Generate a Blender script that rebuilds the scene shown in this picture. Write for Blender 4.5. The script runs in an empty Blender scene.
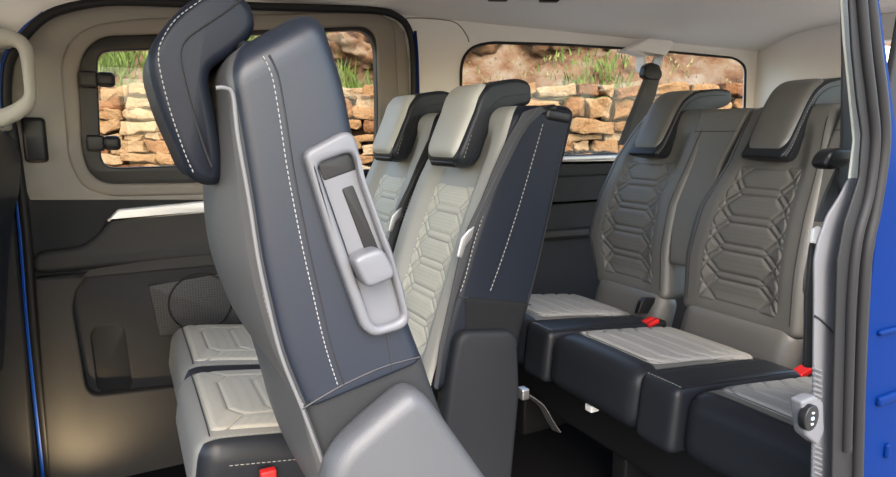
import bpy, bmesh, math, random
import numpy as np
from mathutils import Vector, Matrix, noise
random.seed(7); np.random.seed(7)
scn = bpy.context.scene
COL = scn.collection

# ------------------------------------------------------------------ camera
FPX, YAW, PIT, H = 610.0, math.radians(28), math.radians(9.3), 1.08
CF = np.array([math.sin(YAW)*math.cos(PIT), math.cos(YAW)*math.cos(PIT), -math.sin(PIT)])
CR = np.array([math.cos(YAW), -math.sin(YAW), 0.0])
CU = np.cross(CR, CF)
CC = np.array([0.0, 0.0, H])
cam_d = bpy.data.cameras.new('camera'); cam = bpy.data.objects.new('camera', cam_d); COL.objects.link(cam)
cam_d.sensor_width = 36.0; cam_d.lens = 36.0*FPX/896.0; cam_d.clip_start = 0.02
M = Matrix(((CR[0], CU[0], -CF[0], 0), (CR[1], CU[1], -CF[1], 0), (CR[2], CU[2], -CF[2], H), (0, 0, 0, 1)))
cam.matrix_world = M
scn.camera = cam

def ray(x, y): return CF + CR*((x-448)/FPX) + CU*((238.5-y)/FPX)
def at(x, y, ax, v):
    d = ray(x, y); return CC + d*((v-CC[ax])/d[ax])
def aty(x, y, Y): return at(x, y, 1, Y)
def xz(px, Y): return [(float(p[0]), float(p[2])) for p in (aty(a, b, Y) for a, b in px)]

# ------------------------------------------------------------------ materials
def new_mat(name):
    m = bpy.data.materials.new(name); m.use_nodes = True
    nt = m.node_tree; b = nt.nodes['Principled BSDF']; return m, nt, b
def mat(name, col, rough=.5, metal=0, spec=.5, bump=0, bscale=300, var=0, coat=0, sheen=0, vscale=6):
    m, nt, b = new_mat(name)
    b.inputs['Base Color'].default_value = (*col, 1); b.inputs['Roughness'].default_value = rough
    b.inputs['Metallic'].default_value = metal; b.inputs['Specular IOR Level'].default_value = spec
    b.inputs['Coat Weight'].default_value = coat; b.inputs['Sheen Weight'].default_value = sheen
    tc = nt.nodes.new('ShaderNodeTexCoord')
    if bump:
        n = nt.nodes.new('ShaderNodeTexNoise'); n.inputs['Scale'].default_value = bscale; n.inputs['Detail'].default_value = 3
        nt.links.new(tc.outputs['Object'], n.inputs['Vector'])
        bp = nt.nodes.new('ShaderNodeBump'); bp.inputs['Strength'].default_value = bump; bp.inputs['Distance'].default_value = .002
        nt.links.new(n.outputs['Fac'], bp.inputs['Height']); nt.links.new(bp.outputs['Normal'], b.inputs['Normal'])
    if var:
        n2 = nt.nodes.new('ShaderNodeTexNoise'); n2.inputs['Scale'].default_value = vscale; n2.inputs['Detail'].default_value = 4
        nt.links.new(tc.outputs['Object'], n2.inputs['Vector'])
        r = nt.nodes.new('ShaderNodeValToRGB')
        r.color_ramp.elements[0].position = .3; r.color_ramp.elements[1].position = .7
        r.color_ramp.elements[0].color = (*[c*(1-var) for c in col], 1); r.color_ramp.elements[1].color = (*[min(1, c*(1+var)) for c in col], 1)
        nt.links.new(n2.outputs['Fac'], r.inputs['Fac']); nt.links.new(r.outputs['Color'], b.inputs['Base Color'])
    return m

def perforated(name, col, hole, scale, rough=.55):
    m = mat(name, col, rough, bump=.15, bscale=400)
    nt = m.node_tree; b = nt.nodes['Principled BSDF']
    tc = nt.nodes.new('ShaderNodeTexCoord'); v = nt.nodes.new('ShaderNodeTexVoronoi'); v.inputs['Scale'].default_value = scale
    v.inputs['Randomness'].default_value = .15
    nt.links.new(tc.outputs['Object'], v.inputs['Vector'])
    r = nt.nodes.new('ShaderNodeValToRGB'); r.color_ramp.elements[0].position = .22; r.color_ramp.elements[1].position = .32
    r.color_ramp.elements[0].color = (*hole, 1); r.color_ramp.elements[1].color = (*col, 1)
    nt.links.new(v.outputs['Distance'], r.inputs['Fac']); nt.links.new(r.outputs['Color'], b.inputs['Base Color'])
    return m

SLATE = mat('blue_grey_leather', (.009, .0125, .021), .42, bump=.12, bscale=450, spec=.45)
DARK = mat('black_leather', (.013, .015, .019), .40, bump=.12, bscale=450, spec=.3)
SIDE = mat('slate_leather', (.009, .0115, .018), .42, bump=.12, bscale=450, spec=.17)
PGREY = mat('light_grey_leather', (.33, .32, .29), .48, bump=.12, bscale=450)
GREY = mat('grey_leather', (.20, .196, .18), .48, bump=.12, bscale=450)
CREAM = perforated('perforated_leather', (.55, .525, .44), (.36, .34, .285), 330)
PALE = mat('pale_leather', (.46, .45, .41), .45, bump=.12, bscale=450)
BPAD = mat('bench_pad_leather', (.105, .102, .095), .42, bump=.12, bscale=450)
BSEAT = perforated('lit_bench_leather', (.32, .31, .285), (.20, .19, .175), 330)  # same leather as BPERF, lighter to paint in light on the cushions
CREAMC = perforated('dimmed_cushion_leather', (.40, .38, .32), (.27, .255, .215), 330)  # same leather as CREAM, darkened in colour to dim the light on cushions
FGREY = mat('mid_grey_leather', (.060, .060, .062), .46, bump=.12, bscale=450)
BGREY = mat('bench_grey_leather', (.115, .111, .102), .46, bump=.12, bscale=450)
BPERF = perforated('shaded_bench_leather', (.12, .115, .104), (.07, .067, .06), 330)  # same leather as BSEAT, darkened to paint in shade on the backs
SHROUD = mat('black_cloth', (.008, .0085, .010), .75, bump=.3, bscale=500, spec=.15)
SKIRT = mat('charcoal_cloth', (.019, .020, .0215), .75, bump=.3, bscale=500, spec=.2)
PLAST = mat('textured_plastic', (.011, .0125, .0155), .6, bump=.35, bscale=700, spec=.25)
PLASTC = mat('lit_cover_plastic', (.055, .057, .062), .45, bump=.3, bscale=700)  # same plastic as PLAST, lightened to paint in the light it catches
PLASTG = mat('satin_grey_plastic', (.10, .103, .114), .45, bump=.05, bscale=700)
BLACK = mat('black_plastic', (.009, .009, .010), .38, spec=.3)
RUBBER = mat('black_rubber', (.012, .012, .013), .5, spec=.25)
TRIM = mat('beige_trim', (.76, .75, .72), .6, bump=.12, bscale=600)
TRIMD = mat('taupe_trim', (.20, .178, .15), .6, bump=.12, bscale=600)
TRIMD2 = mat('shaded_door_trim', (.23, .212, .185), .6, bump=.12, bscale=600)  # darker than TRIM, partly the door's own tone, partly painted-in shade
HANDLE = mat('handle_plastic', (.40, .39, .35), .55, bump=.1, bscale=600)
HEAD = mat('headliner', (.78, .76, .72), .9, bump=.2, bscale=900)
DOORD = mat('dark_door_plastic', (.017, .0175, .019), .6, bump=.3, bscale=700, spec=.2)
DOORM = mat('charcoal_door_plastic', (.028, .027, .026), .6, bump=.3, bscale=700, spec=.25)
CREAMT = mat('cream_trim', (.62, .60, .52), .5)
GREYT = mat('grey_pillar_trim', (.095, .097, .106), .6, bump=.15, bscale=700)
SILVER = mat('satin_silver', (.62, .62, .63), .35, metal=.3)
STEEL = mat('steel', (.55, .55, .55), .3, metal=.9)
BLUE = mat('blue_paint', (.0006, .013, .085), .5, coat=0, spec=.06)
BLUEL = mat('blue_door_edge', (.002, .05, .30), .4)
CARPET = mat('black_carpet', (.006, .006, .007), .95, bump=.8, bscale=500, spec=.05)
RED = mat('red_plastic', (.55, .015, .015), .4)
WEB = mat('belt_webbing', (.022, .023, .026), .6, bump=.5, bscale=600)
WEBG = mat('grey_belt_webbing', (.06, .06, .062), .65, bump=.6, bscale=600)
THREAD = mat('pale_thread', (.25, .245, .23), .7)
SEAM = mat('seam_piping', (.008, .008, .01), .6)
WHITE = mat('white_plastic', (.75, .75, .75), .45)
PIPE = mat('light_piping', (.11, .11, .113), .45)

def glass_mat():
    m = bpy.data.materials.new('window_glass'); m.use_nodes = True; nt = m.node_tree; nt.nodes.clear()
    o = nt.nodes.new('ShaderNodeOutputMaterial'); mx = nt.nodes.new('ShaderNodeMixShader')
    t = nt.nodes.new('ShaderNodeBsdfTransparent'); t.inputs['Color'].default_value = (.95, .95, .93, 1)
    g = nt.nodes.new('ShaderNodeBsdfGlossy'); g.inputs['Roughness'].default_value = .02
    lw_ = nt.nodes.new('ShaderNodeLayerWeight'); pw = nt.nodes.new('ShaderNodeMath'); pw.operation = 'POWER'; pw.inputs[1].default_value = 5
    fr = nt.nodes.new('ShaderNodeMath'); fr.operation = 'MULTIPLY_ADD'; fr.inputs[1].default_value = .5; fr.inputs[2].default_value = .025
    nt.links.new(lw_.outputs['Facing'], pw.inputs[0]); nt.links.new(pw.outputs[0], fr.inputs[0]); nt.links.new(fr.outputs[0], mx.inputs['Fac']); nt.links.new(t.outputs[0], mx.inputs[1]); nt.links.new(g.outputs[0], mx.inputs[2])
    nt.links.new(mx.outputs[0], o.inputs['Surface']); return m
GLASS = glass_mat()

# ------------------------------------------------------------------ object helpers
def thing(name, label, cat, loc=(0, 0, 0), group=None):
    o = bpy.data.objects.new(name, None); COL.objects.link(o); o.location = loc
    o.empty_display_size = .05
    o['label'] = label; o['category'] = cat
    if group: o['group'] = group
    return o
def tag(o, label, cat, group=None):
    o['label'] = label; o['category'] = cat
    if group: o['group'] = group
    return o
def root_loc(p):
    v = Vector((0, 0, 0))
    while p is not None: v += p.location; p = p.parent
    return v
def link(name, me, mats, parent=None, origin=None, angle=40, label=None):
    """me holds world coordinates; parts are stored relative to their thing's base"""
    o = bpy.data.objects.new(name, me); COL.objects.link(o)
    if not isinstance(mats, (list, tuple)): mats = [mats]
    mi = [p.material_index for p in me.polygons]; me.materials.clear()
    for m in mats: me.materials.append(m)
    if len(mats) > 1: me.polygons.foreach_set('material_index', mi)
    else: me.polygons.foreach_set('material_index', [0]*len(mi))
    for p in me.polygons: p.use_smooth = True
    if angle is not None: me.set_sharp_from_angle(angle=math.radians(angle))
    if parent is not None:
        me.transform(Matrix.Translation(-root_loc(parent))); o.parent = parent
    elif origin is not None:
        me.transform(Matrix.Translation(-Vector(origin))); o.location = origin
    if label: o['label'] = label
    return o
def struct(o): o['kind'] = 'structure'; return o
def from_pydata(v, f, mi=None):
    me = bpy.data.meshes.new('m'); me.from_pydata([tuple(map(float, p)) for p in v], [], f)
    if mi is not None: me.polygons.foreach_set('material_index', mi)
    bm = bmesh.new(); bm.from_mesh(me); bmesh.ops.recalc_face_normals(bm, faces=bm.faces); bm.to_mesh(me); bm.free()
    me.update(); return me
class MB:
    def __init__(s): s.v = []; s.f = []; s.m = []
    def add(s, v, f, m=0):
        n = len(s.v); s.v += [tuple(map(float, p)) for p in v]; s.f += [tuple(i+n for i in q) for q in f]; s.m += [m]*len(f)
    def mesh(s): return from_pydata(s.v, s.f, s.m)

def spline(pts, n):
    """Catmull-Rom through pts, n samples, uniform in arc length"""
    P = np.array(pts, float)
    if len(P) == 2: return P[0]+(P[1]-P[0])*np.linspace(0, 1, n)[:, None]
    Q = np.vstack([2*P[0]-P[1], P, 2*P[-1]-P[-2]]); out = []
    for i in range(1, len(Q)-2):
        for t in np.linspace(0, 1, 24, endpoint=False):
            a, b, c, d = Q[i-1], Q[i], Q[i+1], Q[i+2]
            out.append(.5*((2*b)+(c-a)*t+(2*a-5*b+4*c-d)*t*t+(3*b-a-3*c+d)*t**3))
    out.append(P[-1]); out = np.array(out)
    s = np.r_[0, np.cumsum(np.linalg.norm(np.diff(out, axis=0), axis=1))]
    u = np.linspace(0, s[-1], n)
    return np.stack([np.interp(u, s, out[:, k]) for k in range(out.shape[1])], 1)
def length(P): return float(np.linalg.norm(np.diff(np.array(P), axis=0), axis=1).sum())
def tube_into(mb, path, r, n=8, mi=0):
    P = np.array(path, float); m = len(P); T = np.gradient(P, axis=0); T /= np.linalg.norm(T, axis=1)[:, None]+1e-12
    up = np.array([0, 0, 1.]) if abs(T[0][2]) < .9 else np.array([0, 1., 0]); vs = []; fs = []
    rr = np.broadcast_to(r, (m,))
    for i in range(m):
        a = np.cross(T[i], up); a /= np.linalg.norm(a)+1e-12; b = np.cross(a, T[i]); up = b
        for k in range(n):
            t = 2*math.pi*k/n; vs.append(P[i]+(a*math.cos(t)+b*math.sin(t))*rr[i])
    for i in range(m-1):
        for k in range(n): fs.append((i*n+k, i*n+(k+1) % n, (i+1)*n+(k+1) % n, (i+1)*n+k))
    fs.append(tuple(range(n))[::-1]); fs.append(tuple((m-1)*n+k for k in range(n)))
    mb.add(vs, fs, mi)
def tube(name, path, r, m, parent=None, n=8):
    mb = MB(); tube_into(mb, path, r, n); return link(name, mb.mesh(), m, parent)
def stitch_into(mb, pts, r=.0013, seg=.0065, gap=.0035, mi=0):
    L = length(spline(pts, 200)); k = max(2, int(L/(seg+gap))); P = spline(pts, k*6+1)
    for i in range(k):
        a, b, c = P[i*6], P[i*6+2], P[i*6+4]
        tube_into(mb, [a, b, c], [r*.55, r, r*.55], 6, mi)
def rounded(poly, r, n=6):
    P = [np.array(p, float) for p in poly]; out = []; m = len(P)
    for i in range(m):
        a, b, c = P[i-1], P[i], P[(i+1) % m]; ri = r[i] if isinstance(r, (list, tuple)) else r
        da = min(ri, np.linalg.norm(a-b)*.48); dc = min(ri, np.linalg.norm(c-b)*.48)
        s = b+(a-b)/(np.linalg.norm(a-b)+1e-9)*da; e = b+(c-b)/(np.linalg.norm(c-b)+1e-9)*dc
        for t in np.linspace(0, 1, n): out.append((1-t)**2*s+2*t*(1-t)*b+t*t*e)
    return out
def closed_spline(poly, n=80):
    P = np.array(poly, float); Q = np.vstack([P[-2:], P, P[:2]]); S = []
    for i in range(2, len(P)+2):
        for t in np.linspace(0, 1, 20, endpoint=False):
            a, b, c, d = Q[i-1], Q[i], Q[i+1], Q[(i+2) % len(Q)]
            S.append(.5*((2*b)+(c-a)*t+(2*a-5*b+4*c-d)*t*t+(3*b-a-3*c+d)*t**3))
    S = np.array(S+[S[0]]); s = np.r_[0, np.cumsum(np.linalg.norm(np.diff(S, axis=0), axis=1))]
    u = np.linspace(0, s[-1], n, endpoint=False)
    return np.stack([np.interp(u, s, S[:, k]) for k in range(2)], 1)
def plate_mesh(outer, holes, y0, t, bevel=.004, res=3):
    """a slab in the XZ plane, face nearest the camera at y0, thickness t, edges rolled by bevel"""
    cu = bpy.data.curves.new('c', 'CURVE'); cu.dimensions = '2D'; cu.fill_mode = 'BOTH'
    for poly in [outer]+list(holes):
        s = cu.splines.new('POLY'); s.points.add(len(poly)-1)
        for q, p in zip(s.points, poly): q.co = (p[0], p[1], 0, 1)
        s.use_cyclic_u = True
    cu.bevel_depth = bevel; cu.bevel_resolution = res; cu.offset = -bevel; cu.extrude = max(t/2-bevel, .0001)
    o = bpy.data.objects.new('c', cu); COL.objects.link(o)
    dg = bpy.context.evaluated_depsgraph_get(); dg.update()
    me = bpy.data.meshes.new_from_object(o.evaluated_get(dg))
    bpy.data.objects.remove(o); bpy.data.curves.remove(cu)
    me.transform(Matrix.Translation((0, y0+t/2, 0)) @ Matrix.Rotation(math.pi/2, 4, 'X'))
    bm = bmesh.new(); bm.from_mesh(me); bmesh.ops.remove_doubles(bm, verts=bm.verts, dist=1e-5)
    bmesh.ops.recalc_face_normals(bm, faces=bm.faces); bm.to_mesh(me); bm.free()
    return me
def plate(name, px, Y, t, m, parent=None, holes=(), bevel=.004, r=.01, hr=None, label=None, angle=40):
    """outline given where it is seen; set in the plane y = Y"""
    o = rounded(xz(px, Y), r); hs = [rounded(xz(h, Y), r if hr is None else hr) for h in holes]
    return link(name, plate_mesh(o, hs, Y, t, bevel), m, parent, label=label, angle=angle)
def axis_samples(h, r, n_in):
    k = 5; c = [r*(1-math.cos(math.pi/2*i/k)) for i in range(k)]
    inner = list(np.linspace(-(h-r), h-r, n_in+1))
    return [-h+x for x in c]+inner+[h-x for x in c[::-1]]
RB_GRID = []   # unrounded centre of each face of the last box
def rbox_data(sx, sy, sz, r, n=(4, 4, 4), fn=None):
    """box with rounded edges centred at the origin, sizes are full lengths"""
    hs = (sx/2, sy/2, sz/2); r = min(r, min(hs)*.98); RB_GRID.clear()
    A = [axis_samples(hs[i], r, n[i]) for i in range(3)]; idx = {}; V = []; F = []
    def vid(i, j, k):
        key = (i, j, k)
        if key not in idx:
            p = np.array([A[0][i], A[1][j], A[2][k]]); q = np.array([max(-(hs[a]-r), min(hs[a]-r, p[a])) for a in range(3)])
            d = p-q; L = np.linalg.norm(d)
            if L > 1e-9: p = q+d/L*r
            idx[key] = len(V); V.append(fn(p) if fn else p)
        return idx[key]
    N = [len(a) for a in A]
    for ax in range(3):
        b, c = [(1, 2), (0, 2), (0, 1)][ax]
        for side in (0, N[ax]-1):
            for i in range(N[b]-1):
                for j in range(N[c]-1):
                    q = []; g3 = [0, 0, 0]; g3[ax] = A[ax][side]; g3[b] = (A[b][i]+A[b][i+1])/2; g3[c] = (A[c][j]+A[c][j+1])/2; RB_GRID.append(g3)
                    for di, dj in ((0, 0), (1, 0), (1, 1), (0, 1)):
                        k = [0, 0, 0]; k[ax] = side; k[b] = i+di; k[c] = j+dj; q.append(vid(*k))
                    F.append(tuple(q))
    return V, F
def rbox(name, c, s, r, m, parent=None, rot=(0, 0, 0), n=(2, 2, 2), label=None):
    V, F = rbox_data(*s, r, n); me = from_pydata(V, F)
    me.transform(Matrix.Translation(c) @ Matrix.Rotation(rot[2], 4, 'Z') @ Matrix.Rotation(rot[1], 4, 'Y') @ Matrix.Rotation(rot[0], 4, 'X'))
    return link(name, me, m, parent, label=label)
def rbox_into(mb, c, s, r, rot=(0, 0, 0), n=(1, 1, 1), mi=0):
    V, F = rbox_data(*s, r, n)
    X = Matrix.Translation(c) @ Matrix.Rotation(rot[2], 4, 'Z') @ Matrix.Rotation(rot[1], 4, 'Y') @ Matrix.Rotation(rot[0], 4, 'X')
    mb.add([X @ Vector(p) for p in V], F, mi)

# ------------------------------------------------------------------ upholstery
def sstep(a, b, x):
    t = min(1, max(0, (x-a)/(b-a))); return t*t*(3-2*t)
class Back:
    """a padded slab between a front line F and a rear line R (both in XZ, bottom to top)"""
    def __init__(s, F, R, y0, y1, r=.03, rec=.022, cap=.03, n=44, bul=0.0, cap0=None):
        s.F = spline(F, n); s.R = spline(R, n); s.n = n; s.r = r; s.rec = rec; s.cap = cap; s.bul = bul; s.cap0 = cap if cap0 is None else cap0
        s.Y0 = np.interp(np.linspace(0, 1, n), np.linspace(0, 1, len(y0)), y0) if isinstance(y0, (list, tuple)) else np.full(n, y0)
        s.Y1 = np.interp(np.linspace(0, 1, n), np.linspace(0, 1, len(y1)), y1) if isinstance(y1, (list, tuple)) else np.full(n, y1)
    def _at(s, v):
        x = np.clip(v, 0, 1)*(s.n-1); i = int(min(math.floor(x), s.n-2)); t = x-i
        L = lambda A: A[i]*(1-t)+A[i+1]*t
        return L(s.F), L(s.R), L(s.Y0), L(s.Y1)
    def recess(s, y, y0, y1, v):
        u = abs((y-(y0+y1)/2)/((y1-y0)/2)); fade = sstep(0, .1, v)*(1-sstep(.86, 1.0, v))
        return s.rec*(1-sstep(.45, .72, u))*fade - s.bul*(1-u*u)*math.sin(math.pi*min(1, max(0, v)))
    def front(s, v, y, off=0):
        f, r, y0, y1 = s._at(v); d = (f-r)/np.linalg.norm(f-r); p = f+d*(off-s.recess(y, y0, y1, v))
        return np.array([p[0], y, p[1]])
    def fronts(s, v, sn, off=0):
        f, r, y0, y1 = s._at(v); return s.front(v, (y0+y1)/2+sn*(y1-y0)/2, off)
    def mesh(s):
        V = []; Fc = []; MI = []; rings = []
        def ring(v, inset, up):
            f, r_, y0, y1 = s._at(v); T = np.linalg.norm(f-r_); d = (f-r_)/T; T2 = T-2*inset
            a0 = inset; y0 += inset; y1 -= inset; rr = max(.002, min(s.r, T2*.45, (y1-y0)*.45)); pts = []
            def P(a, y, fl): pts.append((a, y, fl))
            for a in np.linspace(rr, T2-rr, 5)[:-1]: P(a0+a, y0, 0)
            for k in range(6):
                t = k/6*math.pi/2; P(a0+T2-rr+rr*math.sin(t), y0+rr-rr*math.cos(t), 1 if k >= 3 else 0)
            for y in np.linspace(y0+rr, y1-rr, 49)[:-1]: P(a0+T2-s.recess(y, y0-inset, y1+inset, v), y, 1)
            for k in range(6):
                t = k/6*math.pi/2; P(a0+T2-rr+rr*math.cos(t), y1-rr+rr*math.sin(t), 1 if k < 4 else 0)
            for a in np.linspace(T2-rr, rr, 5)[:-1]: P(a0+a, y1, 0)
            for k in range(6):
                t = k/6*math.pi/2; P(a0+rr-rr*math.sin(t), y1-rr+rr*math.cos(t), 0)
            for y in np.linspace(y1-rr, y0+rr, 8)[:-1]: P(a0, y, 0)
            for k in range(6):
                t = k/6*math.pi/2; P(a0+rr-rr*math.cos(t), y0+rr-rr*math.sin(t), 0)
            out = []
            for a, y, fl in pts:
                q = r_+d*a+up; out.append(((q[0], y, q[1]), fl))
            return out
        def updir(v):
            a = s._at(max(0, v-.02)); b = s._at(min(1, v+.02)); m = (b[0]+b[1]-a[0]-a[1]); return m/np.linalg.norm(m)
        u0, u1 = updir(0), updir(1); K = 6
        for k in range(K, 0, -1):
            t = k/K*math.pi/2*.98; rings.append(ring(0, s.cap0*(1-math.cos(t)), -u0*s.cap0*math.sin(t)))
        for i in range(s.n): rings.append(ring(i/(s.n-1), 0, u0*0))
        for k in range(1, K+1):
            t = k/K*math.pi/2*.98; rings.append(ring(1, s.cap*(1-math.cos(t)), u1*s.cap*math.sin(t)))
        m = len(rings[0])
        for R in rings: V += [p for p, _ in R]
        for i in range(len(rings)-1):
            for k in range(m):
                k2 = (k+1) % m; Fc.append((i*m+k, i*m+k2, (i+1)*m+k2, (i+1)*m+k)); MI.append(1 if rings[0][k][1] and rings[0][k2][1] else 0)
        Fc.append(tuple(range(m))); MI.append(0); Fc.append(tuple((len(rings)-1)*m+k for k in range(m))); MI.append(0)
        return from_pydata(V, Fc, MI)

def hex_segments(n, ends=(.50, .78)):
    """quilting seams of n stacked flat hexagons in (s in -1..1, v in 0..1)"""
    e, w = ends; p = 1.0/n; S = []
    for k in range(n):
        a, b = (k+.13)*p, (k+.87)*p; m = (a+b)/2
        S += [((-e, a), (e, a)), ((-e, b), (e, b))]
        for g in (-1, 1):
            S += [((g*e, a), (g*w, m)), ((g*e, b), (g*w, m)), ((g*w, m), (g*1.0, m-.5*p)), ((g*w, m), (g*1.0, m+.5*p)),]
            S += [((g*e, b), (g*1.0, b+.62*p)), ((g*e, a), (g*1.0, a-.62*p))]
    return S
def bar_segments(n, e=.46, o=.66):
    S = []
    for k in range(n+1):
        v = .10+k*.86/n; S.append(((-e, v), (e, v)))
        if k < n: S += [((e, v), (o, v+.06)), ((-e, v), (-o, v+.06))]
    return S+[((o, .16), (o, 1)), ((-o, .16), (-o, 1)), ((o, .16), (1, .06)), ((-o, .16), (-1, .06))]
def rib_segments(n, e=.62):
    S = []
    for k in range(n+1):
        v = k/n; S += [((-e, v), (e, v)), ((e, v), (1.0, v+.22)), ((-e, v), (-1.0, v+.22))]
    return S
def quilt(segs, S, V, sx, vy, w=.011, h=.006):
    d = np.full(S.shape, 1e9)
    for (a, b) in segs:
        ax, ay, bx, by = a[0]*sx, a[1]*vy, b[0]*sx, b[1]*vy; px, py = S*sx, V*vy
        dx, dy = bx-ax, by-ay; t = np.clip(((px-ax)*dx+(py-ay)*dy)/(dx*dx+dy*dy+1e-12), 0, 1)
        d = np.minimum(d, np.hypot(px-ax-t*dx, py-ay-t*dy))
    x = np.clip(d/w, 0, 1); q = h*np.sqrt(1-(1-x)**2)
    edge = np.clip(np.minimum((1-np.abs(S))*sx, np.minimum(V, 1-V)*vy)/.014, 0, 1); return q-h*.55, edge
def panel_mesh(fn, segs, sx, vy, half, nu=110, nv=150, w=.011, h=.006, corner=.12, cf=.05):
    """fn(s, v, off) gives a point; half(v) the half width as a share; superellipse-like corners"""
    s1 = np.linspace(-1, 1, nu); v1 = np.linspace(0, 1, nv); S, Vv = np.meshgrid(s1, v1)
    q, edge = quilt(segs, S, Vv, sx, vy, w, h); V = []; F = []
    for j in range(nv):
        c = 1-.9*corner*max(0, 1-min(v1[j], 1-v1[j])/cf)**2
        for i in range(nu):
            V.append(fn(s1[i]*half(v1[j])*c, v1[j], (q[j, i]+.0006)*edge[j, i]-.007*(1-edge[j, i])**2))
    for j in range(nv-1):
        for i in range(nu-1): F.append((j*nu+i, j*nu+i+1, (j+1)*nu+i+1, (j+1)*nu+i))
    return from_pydata(V, F)

def headrest_mesh(prof, y0, y1, r=.022, taper=.0, outer=None):
    """L-shaped pad: side profile (XZ) carried from y0 to y1 with rolled edges; slot 1 = face leather"""
    C = closed_spline(prof, 110); T = np.roll(C, -1, 0)-np.roll(C, 1, 0); T /= np.linalg.norm(T, axis=1)[:, None]
    area = .5*np.sum(C[:, 0]*np.roll(C[:, 1], -1)-np.roll(C[:, 0], -1)*C[:, 1]); sg = 1 if area > 0 else -1
    N = np.stack([T[:, 1]*sg, -T[:, 0]*sg], 1); rings = []; K = 6
    for k in range(K+1):
        t = k/K*math.pi/2; rings.append((y0+r*(1-math.sin(t)), r*(1-math.cos(t))))
    rings = [(y0+r*(1-math.sin(k/K*math.pi/2)), r*(1-math.cos(k/K*math.pi/2))) for k in range(K, -1, -1)]
    near = [(y0+r*(1-math.cos(k/K*math.pi/2)), r*(1-math.sin(k/K*math.pi/2))) for k in range(K+1)]
    mid = [(y, 0) for y in np.linspace(y0+r, y1-r, 8)[1:-1]]
    far = [(y1-(y-y0), i) for y, i in near[::-1]]
    seq = near+mid+far; V = []; F = []; MI = []; m = len(C)
    for y, ins in seq:
        q = C-N*ins
        for p in q: V.append((p[0], y, p[1]))
    zb = C[:, 1].min(); zt = C[:, 1].max(); yc = (y0+y1)/2
    if taper: V = [(x, yc+(y-yc)*(1-taper*(1-(z-zb)/(zt-zb))), z) for x, y, z in V]
    rc = .05
    def nar(x, y, z):
        t = max(0, (rc-(z-zb))/rc); return (x, yc+(y-yc)*(1-.30*(1-math.sqrt(max(0, 1-t*t)))), z)
    V = [nar(*p) for p in V]
    for j in range(len(seq)-1):
        for k in range(m):
            k2 = (k+1) % m; F.append((j*m+k, j*m+k2, (j+1)*m+k2, (j+1)*m+k))
            face = outer is not None and outer(C[k], N[k]) and 3 <= j <= len(seq)-5
            MI.append(1 if face else 0)
    F.append(tuple(range(m))); MI.append(0); F.append(tuple((len(seq)-1)*m+k for k in range(m))); MI.append(0)
    return from_pydata(V, F, MI), C, N

def longest(ok):
    n = len(ok); best = []
    for i in range(n):
        if ok[i] and not ok[i-1]:
            r_ = []
            while ok[(i+len(r_)) % n] and len(r_) < n: r_.append((i+len(r_)) % n)
            if len(r_) > len(best): best = r_
    return best
def head_pad(C, N, y0, y1, m, parent, v0=.045, v1=.70):
    """pillow of lighter leather over the front of a headrest"""
    ks = longest([(n @ np.array((-.86, .51))) > .25 for n in N]); P = C[ks]; Q = N[ks]
    if P[0][1] > P[-1][1]: P = P[::-1]; Q = Q[::-1]
    L = np.r_[0, np.cumsum(np.linalg.norm(np.diff(P, axis=0), axis=1))]; L /= L[-1]
    yc, hy = (y0+y1)/2, (y1-y0)/2-.002
    def fn(s_, v, off):
        t = v0+(v1-v0)*v; p = np.array([np.interp(t, L, P[:, k]) for k in (0, 1)]); q = np.array([np.interp(t, L, Q[:, k]) for k in (0, 1)])
        b = off+.012*(1-s_**4)*(1-(2*v-1)**6)-.003*abs(s_)**6
        p = p+q*b; return np.array([p[0], yc+s_*hy, p[1]])
    return link('front_pad', panel_mesh(fn, [], hy, .17, lambda v: .99-.10*(1-v)**3, nu=40, nv=50, corner=.34, cf=.16), m, parent, label='paler leather front pad')
def cushion_mesh(x0, x1, y0, y1, ztop, tilt, th, r=.045, crown=.012, slots=None):
    """seat cushion; returns mesh and top-surface function. slots(p_local_unit, normal)->material"""
    L, W = x1-x0, y1-y0; hx, hy, hz = L/2, W/2, th/2
    def top(u, w, off=0):   # u: 0 front .. 1 rear, w: -1..1
        x = u*L; y = w*hy; z = crown*(1-w**4)*(1-(2*u-1)**4)+off
        c, s_ = math.cos(tilt), math.sin(tilt)
        return np.array([x0+x*c+z*s_, (y0+y1)/2+y, ztop-x*s_+z*c])
    def fn(p):
        u = (p[0]+hx)/L; w = p[1]/hy; z = p[2]-hz
        if p[2] > 0: z += crown*(1-w**4)*(1-(2*u-1)**4)*(p[2]/hz)
        c, s_ = math.cos(tilt), math.sin(tilt); x = u*L
        return np.array([x0+x*c+z*s_, (y0+y1)/2+p[1], ztop-x*s_+z*c])
    V, F = rbox_data(L, W, th, r, (14, 14, 4), fn); me = from_pydata(V, F)
    if slots:
        MI = []
        for g3 in RB_GRID: MI.append(slots((g3[0]+hx)/L, g3[1]/hy, g3[2]/hz))
        me.polygons.foreach_set('material_index', MI)
    return me, top

# ================================================================== SETTING
YW = 2.15   # inner face of the far side of the cabin
floor_mb = MB(); rbox_into(floor_mb, (.70, 1.33, -.03), (4.6, 1.72, .06), .004)
struct(link('floor', floor_mb.mesh(), CARPET))

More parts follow.
